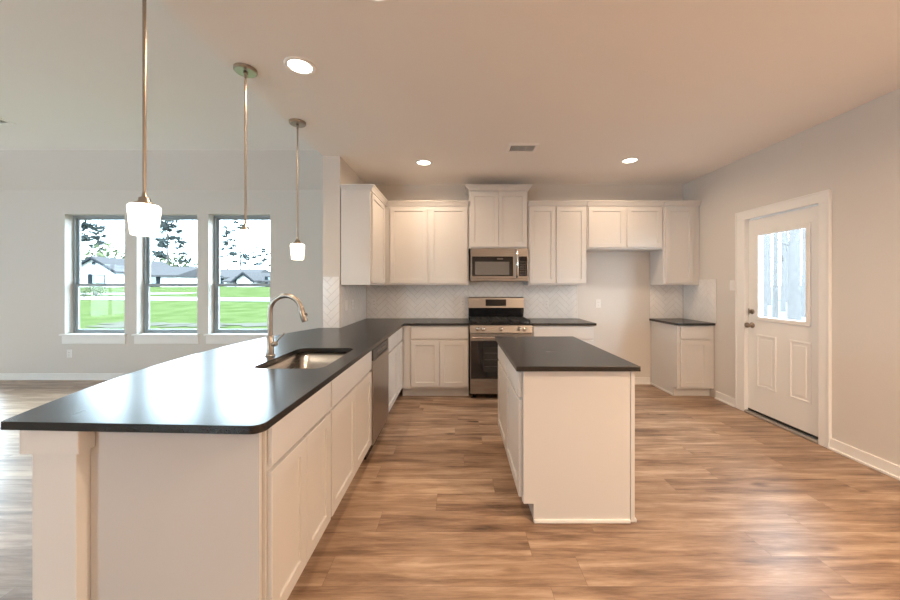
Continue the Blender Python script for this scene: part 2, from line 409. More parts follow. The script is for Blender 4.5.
for y0, y1, z0, z1 in LW: plain_window('window_5', (LX, (y0+y1)/2, z0), PI/2, y1-y0, z1-z0, 'added unseen window in the far left wall, for fill daylight')  # unseen side opening, added to lift the living room daylight

# ------------------------------------------------------------------ cabinets
DT = .02
def shaker(parent, x0, x1, z0, z1, rail=.058, y=0):
    d = MB().ring((x0, x1, z0, z1), (x0+rail, x1-rail, z0+rail, z1-rail), y-DT, y-.001).build('door', M['cab'], parent, .0018)
    MB().box(x0+rail-.004, x1-rail+.004, y-DT+.010, y-.003, z0+rail-.004, z1-rail+.004).build('recessed_panel', M['cab'], d)
    return d
def drawer(parent, x0, x1, z0, z1, y=0):
    return MB().box(x0, x1, y-DT, y-.001, z0, z1).build('drawer', M['cab'], parent, .0025)

BH = .884
def base_cabinet(loc, rz, wd, depth, label, fronts, group, toe=True, hollow=False):
    """front on local y=0 facing -y, width along +x; fronts: list of ('d'|'w', x0, x1)"""
    root = thing('base_cabinet', loc, label, 'cabinet', group, rz)
    prof = [(0, .11), (0, BH), (depth, BH), (depth, .001), (.075, .001), (.075, .11)]
    if hollow:   # open box under the sink bowl
        MB().prism(prof, .001, .019, 'x').prism(prof, wd-.019, wd-.001, 'x').box(.019, wd-.019, 0, .019, .11, BH).box(.019, wd-.019, depth-.012, depth, .11, BH).box(.019, wd-.019, .019, depth-.012, .11, .125).build('body', M['cab'], root)
    else: MB().prism(prof, .001, wd-.001, 'x').build('body', M['cab'], root, .001, 1)
    if toe: MB().box(.001, wd-.001, .066, .0745, .001, .108).build('toe_kick', M['cab'], root)
    for k, a, c in fronts:
        if k == 'w': drawer(root, a, c, .722, .868)
        else: shaker(root, a, c, .135, .702)
    return root
def end_panel(root, x0, x1, depth):
    return MB().prism([(.012, .11), (.012, BH), (depth, BH), (depth, .001), (.075, .001), (.075, .11)], x0, x1, 'x').build('end_panel', M['cab'], root, .001, 1)

GB = 'white base cabinets'
PX = -.695; PD = .587
def pen(y0, y1, label, fr, hollow=False):
    return base_cabinet((PX, y0, 0), PI/2, y1-y0, PD, label, [(k, a-y0, c-y0) for k, a, c in fr], GB, hollow=hollow)
c = pen(1.262, 1.868, 'white base cabinet with one drawer at the free end of the peninsula', [('w', 1.272, 1.858), ('d', 1.272, 1.563), ('d', 1.567, 1.858)])
end_panel(c, -.017, -.001, PD-.005)
pen(1.870, 2.748, 'white base cabinet under the sink, beside the dishwasher', [('w', 1.882, 2.736), ('d', 1.882, 2.307), ('d', 2.311, 2.736)], True)
c = pen(3.378, 4.286, 'white base cabinet with two drawers between dishwasher and kitchen corner', [('w', 3.386, 3.90), ('w', 3.915, 4.24), ('d', 3.386, 3.90), ('d', 3.915, 4.24)])
FY = 4.29; FD = WY-FY-.012
c = base_cabinet((-.69, FY, 0), 0, .823, FD, 'white base cabinet against the back wall, left of the range', [('w', .117, .812), ('d', .117, .462), ('d', .467, .812)], GB)
MB().box(.029, .105, -.012, -.0005, .11, BH).build('filler_strip', M['cab'], c)
base_cabinet((.905, FY, 0), 0, .765, FD, 'white base cabinet right of the range, half hidden by the island', [('w', .015, .748), ('d', .015, .378), ('d', .383, .748)], GB)
c = base_cabinet((2.684, FY, 0), 0, .452, FD, 'narrow white base cabinet with one drawer and door in the right corner', [('w', .036, .378), ('d', .036, .378)], GB)
MB().box(-.012, -.001, .075, FD, .001, .03).build('shoe_moulding', M['trim'], c, .004)
# island: front faces -x
IX = .377; ID = .622
def isl(y0, y1, label):
    wd = y1-y0
    return base_cabinet((IX, y1, 0), -PI/2, wd, ID, label, [('w', .008, wd-.008), ('d', .008, wd-.008)], 'white island cabinets')
c = isl(2.050, 2.598, 'white island cabinet nearest the viewer, with the flat end panel')
MB().prism([(.004, .11), (.004, BH), (ID, BH), (ID, .001), (.062, .001), (.062, .11)], .549, .566, 'x').build('end_panel', M['cab'], c, .001, 1)
MB().box(.562, .578, .062, ID, .001, .022).build('shoe_moulding', M['trim'], c, .005)
isl(2.600, 3.148, 'white island cabinet at the end facing the range')
o = MB().box(1.003, 1.027, 2.032, 3.15, .001, BH).box(1.027, 1.039, 2.032, 3.15, .001, .02).build('back_panel', M['cab'], None, .002)
tag(o, 'white panel along the right side of the island', 'panel')
# peninsula back panel and post
o = MB().box(-1.33, -1.286, 1.266, 3.797, .001, BH).box(-1.342, -1.33, 1.40, 3.797, .001, .09).build('back_panel', M['cab'], None, .002)
tag(o, 'white panel along the living room side of the peninsula', 'panel')
post = thing('support_post', (-1.409, 1.30, 0), 'square white post holding up the near left corner of the peninsula counter', 'post')
MB().box(-.078, .0765, -.078, .078, .001, .80).build('shaft', M['trim'], post, .002)
MB().prism([(-.103, -.095), (.101, -.095), (.101, -.037), (.0745, -.037), (.0745, .095), (-.103, .095)], .797, BH-.001, 'z').build('capital', M['trim'], post, .003)
MB().box(-.095, .0745, -.092, .092, .001, .12).build('base', M['trim'], post, .003)

# ------------------------------------------------------------------ countertops
def clean_slab(name, pts, label, hole=None, z0=BH+.001, z1=.914):
    bm = bmesh.new()
    def loop(ps, z): return [bm.verts.new((p[0], p[1], z)) for p in ps]
    rings = []
    for z in (z0, z1):
        o_ = loop(pts, z); es = [bm.edges.new((o_[i], o_[(i+1) % len(o_)])) for i in range(len(o_))]
        h_ = []
        if hole:
            h_ = loop(hole, z); es += [bm.edges.new((h_[i], h_[(i+1) % len(h_)])) for i in range(len(h_))]
        bmesh.ops.triangle_fill(bm, use_beauty=True, use_dissolve=False, edges=es)
        rings.append((o_, h_))
    for k in (0, 1):
        a, c_ = rings[0][k], rings[1][k]
        for i in range(len(a)):
            j = (i+1) % len(a); bm.faces.new((a[i], a[j], c_[j], c_[i]))
    bmesh.ops.recalc_face_normals(bm, faces=bm.faces)
    me = bpy.data.meshes.new(name); bm.to_mesh(me); bm.free(); me.materials.append(M['granite'])
    o = bpy.data.objects.new(name, me); COL.objects.link(o)
    bv = o.modifiers.new('edge', 'BEVEL'); bv.width = .003; bv.segments = 2; bv.limit_method = 'ANGLE'; bv.angle_limit = R(50)
    return tag(o, label, 'countertop', 'black stone countertops')
def arc(cx, cy, r, a0, a1, n): return [(cx+r*math.cos(R(a0+(a1-a0)*i/n)), cy+r*math.sin(R(a0+(a1-a0)*i/n))) for i in range(n+1)]
def rrect(x0, x1, y0, y1, r, n=6):
    return arc(x1-r, y0+r, r, -90, 0, n) + arc(x1-r, y1-r, r, 0, 90, n) + arc(x0+r, y1-r, r, 90, 180, n) + arc(x0+r, y0+r, r, 180, 270, n)
# bowed bar edge through three points
A, Bm, C_ = Vector((-1.562, 1.195)), Vector((-1.778, 2.46)), Vector((-1.512, 3.798))
def circ(a, b_, c_):
    ax, ay, bx, by, cx, cy = *a, *b_, *c_
    d = 2*(ax*(by-cy)+bx*(cy-ay)+cx*(ay-by))
    ux = ((ax*ax+ay*ay)*(by-cy)+(bx*bx+by*by)*(cy-ay)+(cx*cx+cy*cy)*(ay-by))/d
    uy = ((ax*ax+ay*ay)*(cx-bx)+(bx*bx+by*by)*(ax-cx)+(cx*cx+cy*cy)*(bx-ax))/d
    return ux, uy, math.hypot(ax-ux, ay-uy)
ux, uy, ur = circ(A, Bm, C_)
t0, t1 = math.atan2(C_[1]-uy, C_[0]-ux) % (2*PI), math.atan2(A[1]-uy, A[0]-ux) % (2*PI)
bow = [(ux+ur*math.cos(t0+(t1-t0)*i/40), uy+ur*math.sin(t0+(t1-t0)*i/40)) for i in range(41)]
CE = -.655; CF = 4.26; CB = WY-.0095
outline = arc(CE-.036, 1.162+.036, .04, -90, 0, 8) + [(CE, CF-.02), (CE+.02, CF), (.139, CF), (.139, CB), (GX1+.004, CB), (GX1+.004, 3.797)] + bow
SX0, SX1, SY0, SY1 = -1.165, -.757, 1.95, 2.59
clean_slab('countertop', outline, 'long black stone peninsula counter with the sink and a bowed bar edge', rrect(SX0, SX1, SY0, SY1, .07)[::-1])
clean_slab('countertop', [(.903, CF), (1.688, CF), (1.688, CB), (.903, CB)], 'short black stone counter against the back wall, right of the range')
clean_slab('countertop', [(.334, 2.0), (1.045, 2.0), (1.045, 3.18), (.334, 3.18)], 'black stone slab on top of the white island')
clean_slab('countertop', [(2.66, CF), (WX-.004, CF), (WX-.004, CB), (2.66, CB)], 'small black stone counter in the right corner of the kitchen')

# ------------------------------------------------------------------ upper cabinets
UB, UT = 1.38, 2.42
GU = 'white wall cabinets'
def crown(root, x0, x1, yb, z0, sides=(0, 0), h=.06, p=.034):
    rings = []
    for pr, dz in ((.003, 0), (.006, .012), (.010, .016), (p*.75, h-.016), (p, h-.012), (p, h)):
        a = x0 - (pr if sides[0] else 0); c_ = x1 + (pr if sides[1] else 0)
        rings.append([(a, -pr-DT*.6, z0+dz), (c_, -pr-DT*.6, z0+dz), (c_, yb, z0+dz), (a, yb, z0+dz)])
    return MB().loft(rings).build('crown_moulding', M['cab'], root)
def upper(loc, rz, wd, depth, z0, z1, label, doors, sides=(0, 0), zt=None, zb=None, crown_h=.06, cp=.034, group=GU):
    root = thing('wall_cabinet', (loc[0], loc[1], z0), label, 'cabinet', group, rz)
    MB().box(.001, wd-.001, 0, depth, 0, z1-z0).build('body', M['cab'], root, .001, 1)
    for a, c_ in doors: shaker(root, a, c_, (zb or z0+.022)-z0, (zt or z1-.03)-z0, .055)
    crown(root, .001, wd-.001, depth, z1-z0-.012, sides, crown_h, cp)
    return root
UY = 4.55; UD = WY-UY-.010
upper((-.952, 3.80), PI/2, .728, .320, UB, UT, 'white wall cabinet on the wing wall, its side turned to the viewer', [(.03, .68)], (1, 0))
c = upper((-.95, UY), 0, 1.088, UD, UB, UT, 'white two-door wall cabinet left of the microwave', [(.07, .55), (.585, 1.067)])
upper((.142, UY-.0), 0, .764, UD, 1.856, 2.615, 'taller white two-door wall cabinet above the microwave', [(.016, .379), (.383, .748)], (1, 1), 2.585, 1.872, .065, .05)
upper((.91, UY), 0, .759, UD, UB, UT, 'white two-door wall cabinet right of the microwave', [(.014, .352), (.366, .744)])
upper((1.671, UY), 0, .993, UD, 1.842, UT, 'short white two-door wall cabinet over the empty refrigerator bay', [(.02, .488), (.522, .974)], zb=1.866)
upper((2.666, UY), 0, .470, UD, UB, UT, 'narrow white one-door wall cabinet in the right corner', [(.026, .382)])

# ------------------------------------------------------------------ herringbone backsplash
def clip(poly, x0, x1, y0, y1):
    for ax, lim, sg in ((0, x0, 1), (0, x1, -1), (1, y0, 1), (1, y1, -1)):
        out = []
        for i in range(len(poly)):
            p, q = poly[i-1], poly[i]
            dp, dq = sg*(p[ax]-lim), sg*(q[ax]-lim)
            if (dp >= 0) != (dq >= 0):
                t = dp/(dp-dq); out.append((p[0]+t*(q[0]-p[0]), p[1]+t*(q[1]-p[1])))
            if dq >= 0: out.append(q)
        poly = out
        if len(poly) < 3: return []
    return poly
def herring(x0, x1, z0, z1, tw=.0635, n=3, gap=.0032):
    res = []; c45 = math.sqrt(.5)
    span = int((x1-x0+z1-z0)/tw)+8
    for i in range(-span*2, span*2):
        for j in range(-span//n-4, span//n+4):
            ox, oy = i + n*j, i - n*j
            for (ax, bx, ay, by) in ((0, n, 0, 1), (0, 1, 1, n+1)):
                g = gap/2/tw
                q = [(ox+ax+g, oy+ay+g), (ox+bx-g, oy+ay+g), (ox+bx-g, oy+by-g), (ox+ax+g, oy+by-g)]
                q = [((p[0]-p[1])*c45*tw+(x0+x1)/2, (p[0]+p[1])*c45*tw+z0) for p in q]
                if max(p[0] for p in q) < x0 or min(p[0] for p in q) > x1 or max(p[1] for p in q) < z0 or min(p[1] for p in q) > z1: continue
                q = clip(q, x0, x1, z0, z1)
                if q: res.append(q)
    return res
def splash(name, rects, label, placing):
    """rects: list of (u0,u1,z0,z1); placing(u, t, z)->xyz, t = distance out from the wall"""
    root = thing(name, placing((rects[0][0]+rects[0][1])/2, 0, rects[0][2]), label, 'tiling', 'white herringbone backsplash')
    off = Vector(root.location)
    g = MB(); t = MB()
    def P(u, d, z): return tuple(Vector(placing(u, d, z))-off)
    for (u0, u1, z0, z1) in rects:
        g.loft([[P(u0, d, z0), P(u1, d, z0), P(u1, d, z1), P(u0, d, z1)] for d in (.0005, .0055)])
        for q in herring(u0+.002, u1-.002, z0+.002, z1-.002):
            t.loft([[P(p[0], d, p[1]) for p in q] for d in (.004, .0075)], cap0=False)
    g.build('grout', M['grout'], root); t.build('tiles', M['tile'], root)
    return root
Z0 = .915
back = splash('backsplash', [(GX1+.012, .14, Z0, UB-.002), (.14, .905, .86, 1.425), (.905, 1.655, Z0, UB-.002)], 'white herringbone tile on the back wall on both sides of the range', lambda u, d, z: (u, WY-d, z))
MB().box(1.655-(GX1+.012+.14)/2, 1.666-(GX1+.012+.14)/2, -.009, -.001, 0, UB-.002-Z0).build('edge_trim', M['edge'], back)
s1 = splash('backsplash', [(3.812, WY-.01, Z0, UB-.002)], 'white herringbone tile on the kitchen side of the wing wall', lambda u, d, z: (GX1+d, u, z))
s2 = splash('backsplash', [(GX0+.003, GX1-.003, Z0, 1.473)], 'narrow herringbone tile strip on the end of the wing wall', lambda u, d, z: (u, 3.80-d, z))
s3 = splash('backsplash', [(2.67, WX-.010, Z0, UB-.002)], 'white herringbone tile on the back wall of the right corner nook', lambda u, d, z: (u, WY-d, z))
s4 = splash('backsplash', [(4.25, WY-.012, Z0, 1.455)], 'white herringbone tile on the right wall beside the corner nook', lambda u, d, z: (WX-d, u, z))

# ------------------------------------------------------------------ sink and faucet
sk = thing('sink', ((SX0+SX1)/2, (SY0+SY1)/2, .884), 'stainless undermount kitchen sink set into the peninsula counter', 'sink')
def rr(x0, x1, y0, y1, r, z): return [(p[0]-(SX0+SX1)/2, p[1]-(SY0+SY1)/2, z) for p in rrect(x0, x1, y0, y1, r)]
e = .006
b = MB().loft([rr(SX0-e, SX1+e, SY0-e, SY1+e, .075, .0), rr(SX0+.004, SX1-.004, SY0+.004, SY1-.004, .07, -.19), rr(SX0+.02, SX1-.02, SY0+.02, SY1-.02, .06, -.212), rr(SX0+.06, SX1-.06, SY0+.06, SY1-.06, .05, -.218)], cap0=False, cap1=True, smooth=True)
o = b.build('basin', M['steel_sink'], sk); sol = o.modifiers.new('thickness', 'SOLIDIFY'); sol.thickness = .0015; sol.offset = 1
MB().lathe([(.001, .004), (.030, .004), (.042, .002), (.045, 0), (.045, -.004)], (0, .05, -.217), 24).build('drain', M['chrome'], sk)

fc = thing('faucet', (-1.235, 2.30, .9145), 'tall brushed nickel gooseneck faucet behind the sink', 'faucet')
MB().lathe([(.001, 0), (.031, 0), (.031, .006), (.026, .010), (.001, .010)]).build('base', M['nickel'], fc)
MB().lathe([(.0235, .008), (.0235, .125), (.020, .132), (.001, .132)], n=24, caps=False).build('body', M['nickel'], fc)
ra = .102; pts = [(0, 0, .12), (0, 0, .20), (0, 0, .285)]
for k in range(1, 19):
    a = PI - (PI-.22)*k/18; pts.append((ra+ra*math.cos(a), 0, .293+ra*math.sin(a)))
MB().tube(pts, .0158, 16).build('spout', M['nickel'], fc)
p = Vector(pts[-1]); dr = (Vector(pts[-1])-Vector(pts[-2])).normalized()
sp = MB().tube([p-dr*.004, p, p+dr*.03, p+dr*.085, p+dr*.095], [.0158, .0185, .0195, .0215, .019], 16).build('spray_head', M['nickel'], fc)
q = p+dr*.05; MB().tube([q+Vector((.015, 0, .004)), q+Vector((.026, 0, .006))], [.011, .009], 12).build('spray_button', M['bronze'], sp)
hd = MB().tube([(.015, -.002, .075), (.030, -.006, .078), (.046, -.010, .081), (.050, -.011, .082)], [.016, .017, .015, .008], 14).build('handle_pivot', M['nickel'], fc)
MB().tube([(.040, -.009, .085), (.065, -.012, .115), (.10, -.016, .152)], [.006, .005, .004], 10).build('lever', M['nickel'], hd)

# ------------------------------------------------------------------ dishwasher
dw = thing('dishwasher', (PX, 2.752, 0), 'stainless dishwasher built in between the peninsula cabinets', 'dishwasher', None, PI/2)
wd = .622
MB().box(.004, wd-.004, .0, .56, .10, .872).build('body', M['black'], dw)
MB().box(.006, wd-.006, -.028, -.001, .115, .775).build('door', M['steel_y'], dw, .004)
cp = MB().box(.006, wd-.006, -.026, -.001, .779, .868).build('control_strip', M['darkplastic'], dw, .004)
MB().box(.14, .48, -.0275, -.026, .800, .835).build('grip_pocket', M['black'], cp)
MB().box(.012, wd-.012, .03, .05, .001, .10).build('toe_kick', M['black'], dw)

# ------------------------------------------------------------------ range
rg = thing('range', (.521, 4.255, 0), 'stainless gas range with black cooktop between the back wall cabinets', 'stove')
hw = .376
MB().box(-hw, hw, 0, .60, .05, .90).build('body', M['black'], rg, .002)
for sx in (-1, 1):
    MB().lathe([(.018, .001), (.018, .02), (.012, .02), (.012, .052)], (sx*(hw-.05), .05, 0), 10).build('foot', M['black'], rg)
MB().box(-hw+.003, hw-.003, -.034, -.001, .065, .235).build('storage_drawer', M['steel'], rg, .004)
od = MB().ring((-hw+.003, hw-.003, .240, .795), (-hw+.012, hw-.012, .250, .705), -.038, -.001).build('oven_door', M['steel'], rg, .003)
MB().box(-hw+.012, hw-.012, -.040, -.004, .250, .705).build('door_glass', M['blackglass'], od, .001)
iw = MB().box(-.215, .215, -.0407, -.0395, .335, .630).build('oven_window', mat('oven_window_tint', (.03, .029, .028), .15), od)
for z in (.40, .48, .56):
    b = MB().tube([(-.20, -.0412, z), (.20, -.0412, z)], .0016, 6)
    b.build('rack', M['rack'], iw)
h = MB()
for sx in (-1, 1): h.tube([(sx*.32, -.035, .752), (sx*.32, -.075, .752)], .010, 10)
h.tube([(-.355, -.078, .752), (.355, -.078, .752)], .013, 14)
h.build('oven_handle', M['chrome'], od)
MB().prism([(-.045, .802), (-.030, .892), (.06, .900), (.06, .802)], -hw, hw, 'x').build('control_panel', M['steel'], rg, .003)
for x in (-.285, -.215, .0, .215, .285):
    k = MB().lathe([(.001, -.034), (.017, -.034), (.020, -.030), (.021, -.006), (.025, -.004), (.025, .004)], (x, -.041, .850), 18, 'y').build('knob', M['chrome'], rg)
    MB().box(x-.002, x+.002, -.0765, -.074, .852, .868).build('pointer', M['black'], k)
ck = MB().box(-hw, hw, -.028, .545, .898, .914).build('cooktop', M['black'], rg, .003)
for x, y in ((-.23, .12), (-.23, .40), (0, .26), (.23, .12), (.23, .40)):
    MB().lathe([(.001, .018), (.03, .018), (.042, .012), (.042, .004), (.055, .001)], (x, y, .914), 18).build('burner', M['iron'], ck)
for gx in (-.245, 0, .245):
    g = MB(); hw2 = .118
    for y in (.02, .50): g.box(gx-hw2, gx+hw2, y, y+.014, .932, .948)
    for x in (gx-hw2, gx+hw2-.014, gx-.007): g.box(x, x+.014, .02, .514, .934, .950)
    for y in (.13, .26, .39): g.box(gx-hw2, gx+hw2, y, y+.012, .934, .950)
    for x in (gx-hw2, gx+hw2-.016):
        for y in (.02, .498): g.box(x, x+.016, y, y+.016, .9145, .934)
    g.build('grate', M['iron'], rg)
bgd = MB().prism([(.548, .90), (.520, 1.065), (.535, 1.205), (.548, 1.215), (.60, 1.215), (.60, .90)], -hw, hw, 'x').build('backguard', M['black'], rg, .003)
MB().prism([(.512, 1.068), (.528, 1.206), (.545, 1.217), (.56, 1.217), (.56, 1.068)], -hw+.001, hw-.001, 'x').build('backguard_face', M['steel'], bgd, .002)
MB().prism([(.5115, 1.095), (.5218, 1.183), (.53, 1.183), (.53, 1.095)], -.145, .135, 'x').build('display', M['display'], bgd)

# ------------------------------------------------------------------ microwave
mw = thing('microwave', (.530, 4.475, 1.432), 'stainless over-the-range microwave under the taller wall cabinet', 'microwave')
hw = .368
MB().box(-hw, hw, .03, WY-4.475-.012, 0, .420).build('body', M['steel'], mw, .003)
md = MB().box(-hw, .205, 0, .029, .03, .418).build('door', M['steel'], mw, .003)
df = MB().box(-hw+.018, .175, -.003, .001, .060, .312).build('door_glass', M['blackglass'], md, .001)
MB().box(-hw+.055, .125, -.0045, -.002, .078, .245).build('window', M['greyglass'], df)
MB().box(-.03, .045, -.0045, -.002, .276, .288).build('badge', M['rack'], df)
cpn = MB().box(.208, hw, 0, .029, .03, .418).build('control_panel', M['steel'], mw, .003)
kp = MB().box(.250, hw-.014, -.003, .001, .060, .312).build('keypad', M['blackglass'], cpn)
for r_ in range(6):
    for c_ in range(3):
        MB().box(.262+c_*.030, .284+c_*.030, -.0042, -.002, .075+r_*.032, .095+r_*.032).build('button', M['darkplastic'], kp)
MB().box(.262, .344, -.0042, -.002, .270, .300).build('display', M['display'], kp)
hn = MB().tube([(.222, -.004, .40), (.222, -.040, .375), (.222, -.048, .235), (.222, -.040, .075), (.222, -.004, .05)], .014, 12).build('handle', M['chrome'], mw)
MB().box(-hw, hw, .002, .03, .002, .026).build('bottom_grille', M['steel'], mw, .002)

# ------------------------------------------------------------------ outlets and switches
def outlet(loc, rz, label, kind='outlet', wd=.07, group='white outlet plates'):
    name = 'outlet' if kind == 'outlet' else 'light_switch'
    r_ = thing(name, loc, label, 'outlet' if kind == 'outlet' else 'switch', group if kind == 'outlet' else 'white switch plates', rz)
    pl = MB().box(-wd/2, wd/2, -.006, 0, -.057, .057).build('plate', M['plate'], r_, .002)
    if kind == 'outlet':
        for z in (-.020, .020):
            s_ = MB().box(-.017, .017, -.0075, -.005, z-.014, z+.014).build('socket', M['plate'], r_, .002)
            MB().box(-.008, -.005, -.0082, -.007, z-.004, z+.006).box(.005, .008, -.0082, -.007, z-.004, z+.006).build('slot', M['slot'], s_)
    else:
        for k in range(max(1, round(wd/.05)-0) if wd > .09 else 1):
            x = 0 if wd < .09 else (-.023 + .046*k)
            MB().box(x-.016, x+.016, -.009, -.005, -.033, .033).build('rocker', M['plate'], r_, .002)
    return r_
TO = .0078
outlet((GX1+TO, 3.99, 1.147), PI/2, 'white plate on the wing wall tile, nearest its outer edge', 'switch')
outlet((GX1+TO, 4.22, 1.147), PI/2, 'white outlet on the wing wall tile, further into the corner')
outlet((-1.17, WY-TO, 1.13), 0, 'white outlet on the back wall tile, in the left corner')
outlet((.066, WY-TO, 1.13), 0, 'white outlet on the back wall tile, just left of the range')
outlet((1.23, WY-TO, 1.13), 0, 'white outlet on the back wall tile, right of the range')
outlet((1.955, WY, 1.12), 0, 'white outlet on the bare wall of the refrigerator bay')
outlet((-5.66, LY, .38), 0, 'white outlet on the grey wall under the left living room window')
outlet((WX, 4.0, 1.375), -PI/2, 'white light switch on the right wall beside the back door', 'switch', .075)

# ------------------------------------------------------------------ ceiling fixtures
def downlight(x, y, label, z=CEIL, power=None):
    r_ = thing('recessed_light', (x, y, z), label, 'light', 'round recessed ceiling lights')
    MB().lathe([(.072, -.002), (.075, -.007), (.092, -.005), (.096, 0), (.072, 0)], n=32, caps=False).build('trim_ring', M['lamptrim'], r_)
    MB().lathe([(.001, -.0025), (.074, -.0025), (.074, -.001), (.001, -.001)], n=32).build('lens', M['lens'], r_)
    l = bpy.data.lights.new('recessed_lamp', 'AREA'); l.shape = 'DISK'; l.size = .14; l.energy = power or LAMP; l.color = WARM; l.spread = R(165)
    lo = bpy.data.objects.new('recessed_lamp', l); COL.objects.link(lo); lo.parent = r_; lo.location = (0, 0, -.009)
    return r_
downlight(-1.01, 2.237, 'lit recessed ceiling light nearest the pendant lamps')
downlight(-.39, 4.00, 'lit recessed ceiling light in front of the left wall cabinets')
downlight(1.93, 3.93, 'lit recessed ceiling light in front of the refrigerator bay')
downlight(-.39, 1.64, 'lit recessed ceiling light cut by the top edge of the picture')
downlight(2.3, .45, 'added unseen fill light in the ceiling, right of the viewer', power=LAMP_FILL)  # this and the next two: unseen lamps added as kitchen fill
downlight(2.2, -2.2, 'added unseen fill light behind the viewer, door side', power=LAMP_FILL)
downlight(.3, -3.0, 'added unseen fill light behind the viewer, living room side', power=LAMP_FILL*.35)

b_root = thing('ceiling_vent', (.655, 3.575, CEIL), 'white slotted air vent in the kitchen ceiling', 'vent', 'ceiling air vents')
MB().ring((-.15, .15, -.11, .11), (-.122, .122, -.078, .078), .0, .009).build('frame', M['lamptrim'], b_root)
b_root.children[0].rotation_euler = (-PI/2, 0, 0); b_root.children[0].location = (0, 0, -.0002)
MB().box(-.12, .12, -.077, .077, -.0012, -.0005).build('duct_opening', M['slot'], b_root)
for k in range(14):
    x = -.108 + k*.0165
    MB().prism([(x, -.0015), (x+.0016, -.0015), (x+.0052, -.0065), (x+.0036, -.0065)], -.075, .075, 'y').build('louver', M['lamptrim'], b_root)
for x in (-.04, .04): MB().box(x-.003, x+.003, -.075, .075, -.008, -.001).build('divider', M['lamptrim'], b_root)
v2 = copy_tree(b_root); v2.location = (-5.08, 3.80, HI); v2['label'] = 'air vent in the living room ceiling, cut by the picture edge'

# pendants
def pendant(y, label):
    r_ = thing('pendant_lamp', (-1.378, y, CEIL), label, 'pendant lamp', 'pendant lamps over the peninsula')
    MB().lathe([(.068, 0), (.068, -.016), (.062, -.022), (.001, -.022)], n=28, smooth=False).build('canopy', M['nickel'], r_)
    MB().lathe([(.001, -.022), (.012, -.022), (.012, -.034), (.007, -.040), (.009, -.055), (.006, -.066), (.001, -.066)], n=14).build('swivel', M['bronze'], r_)
    zt = 1.735 - CEIL
    MB().tube([(0, 0, -.058), (0, 0, zt+.02)], .0072, 12).build('rod', M['nickel'], r_)
    MB().lathe([(.008, .055), (.010, .032), (.020, .028), (.022, .012), (.038, .004), (.040, -.004), (.001, -.004)], (0, 0, zt), 24).build('cap', M['nickel'], r_)
    zb = 1.598 - CEIL
    MB().lathe([(.038, -.003), (.050, -.004), (.0565, -.011), (.0575, -.018), (.0475, zb-zt+.006), (.043, zb-zt), (.001, zb-zt)], (0, 0, zt), 32).build('glass_shade', M['shade'], r_)
    return r_
pendant(1.538, 'lit pendant lamp nearest the viewer, hanging before the left window')
pendant(2.27, 'lit pendant lamp hanging before the right window, the middle one of three')
pendant(3.006, 'lit pendant lamp nearest the wing wall')

# ------------------------------------------------------------------ outdoors
def gz(y): return -.25 if y < 8 else -.25 + 1.40*(y-8)/32 if y < 40 else 1.15
ys = [5.3, 8] + [8+32*k/16 for k in range(1, 17)] + [110]
b = MB()
b.loft([[(-110, y, gz(y)), (3.4, y, gz(y))] for y in ys], False, False, closed=False)
o = b.build('lawn', M['grass']); struct(o, 'bright green lawn outside the living room windows', 'lawn')
def strip(name, m, poly, label, cat):
    v = [(x, y, gz(y)+.02) for x, y in poly]; n = len(poly)//2
    b = MB(); rings = [[(poly[i][0], poly[i][1], gz(poly[i][1])+.03), (poly[-1-i][0], poly[-1-i][1], gz(poly[-1-i][1])+.03)] for i in range(n)]
    b.loft(rings, False, False, closed=False); o = b.build(name, m); return struct(o, label, cat)
def band(xs, yc_, hw_):
    top = [(x, f+hw_) for x, f in zip(xs, yc_)]; bot = [(x, f-hw_) for x, f in zip(xs, yc_)]
    return top + bot[::-1]
strip('street', M['conc'], band([-70, -50, -35, -25, -15, -5, 3.2], [26, 25.5, 25, 24.2, 23.2, 22.4, 22], 1.3), 'pale street across the lawn outside the windows', 'street')
strip('driveway', M['conc'], band([-36, -33, -30, -27, -22], [30, 29, 28.4, 28.4, 29], .9), 'pale driveway curving up to the gabled house', 'driveway')
def patch(name, cx, cy, rx, ry, label):
    b = MB(); n = 26
    pts_ = []
    for i in range(n):
        a = 2*PI*i/n; k = 1 + .3*math.sin(3*a+cx) + .2*math.sin(7*a+cy) + random.uniform(-.1, .1)
        x, y = cx+rx*k*math.cos(a), cy+ry*k*math.sin(a); pts_.append((x, y, gz(y)+.02))
    b.add(pts_, [tuple(range(n))]); o = b.build(name, M['dirt']); return struct(o, label, 'soil')
patch('bare_patch', -11.6, 12.6, 1.5, .6, 'bare soil patch in the lawn outside the left window')
patch('bare_patch', -9.2, 12.4, 1.0, .45, 'bare soil patch in the lawn outside the middle window')
patch('bare_patch', -7.4, 12.6, 1.0, .4, 'bare soil patch in the lawn outside the right window')

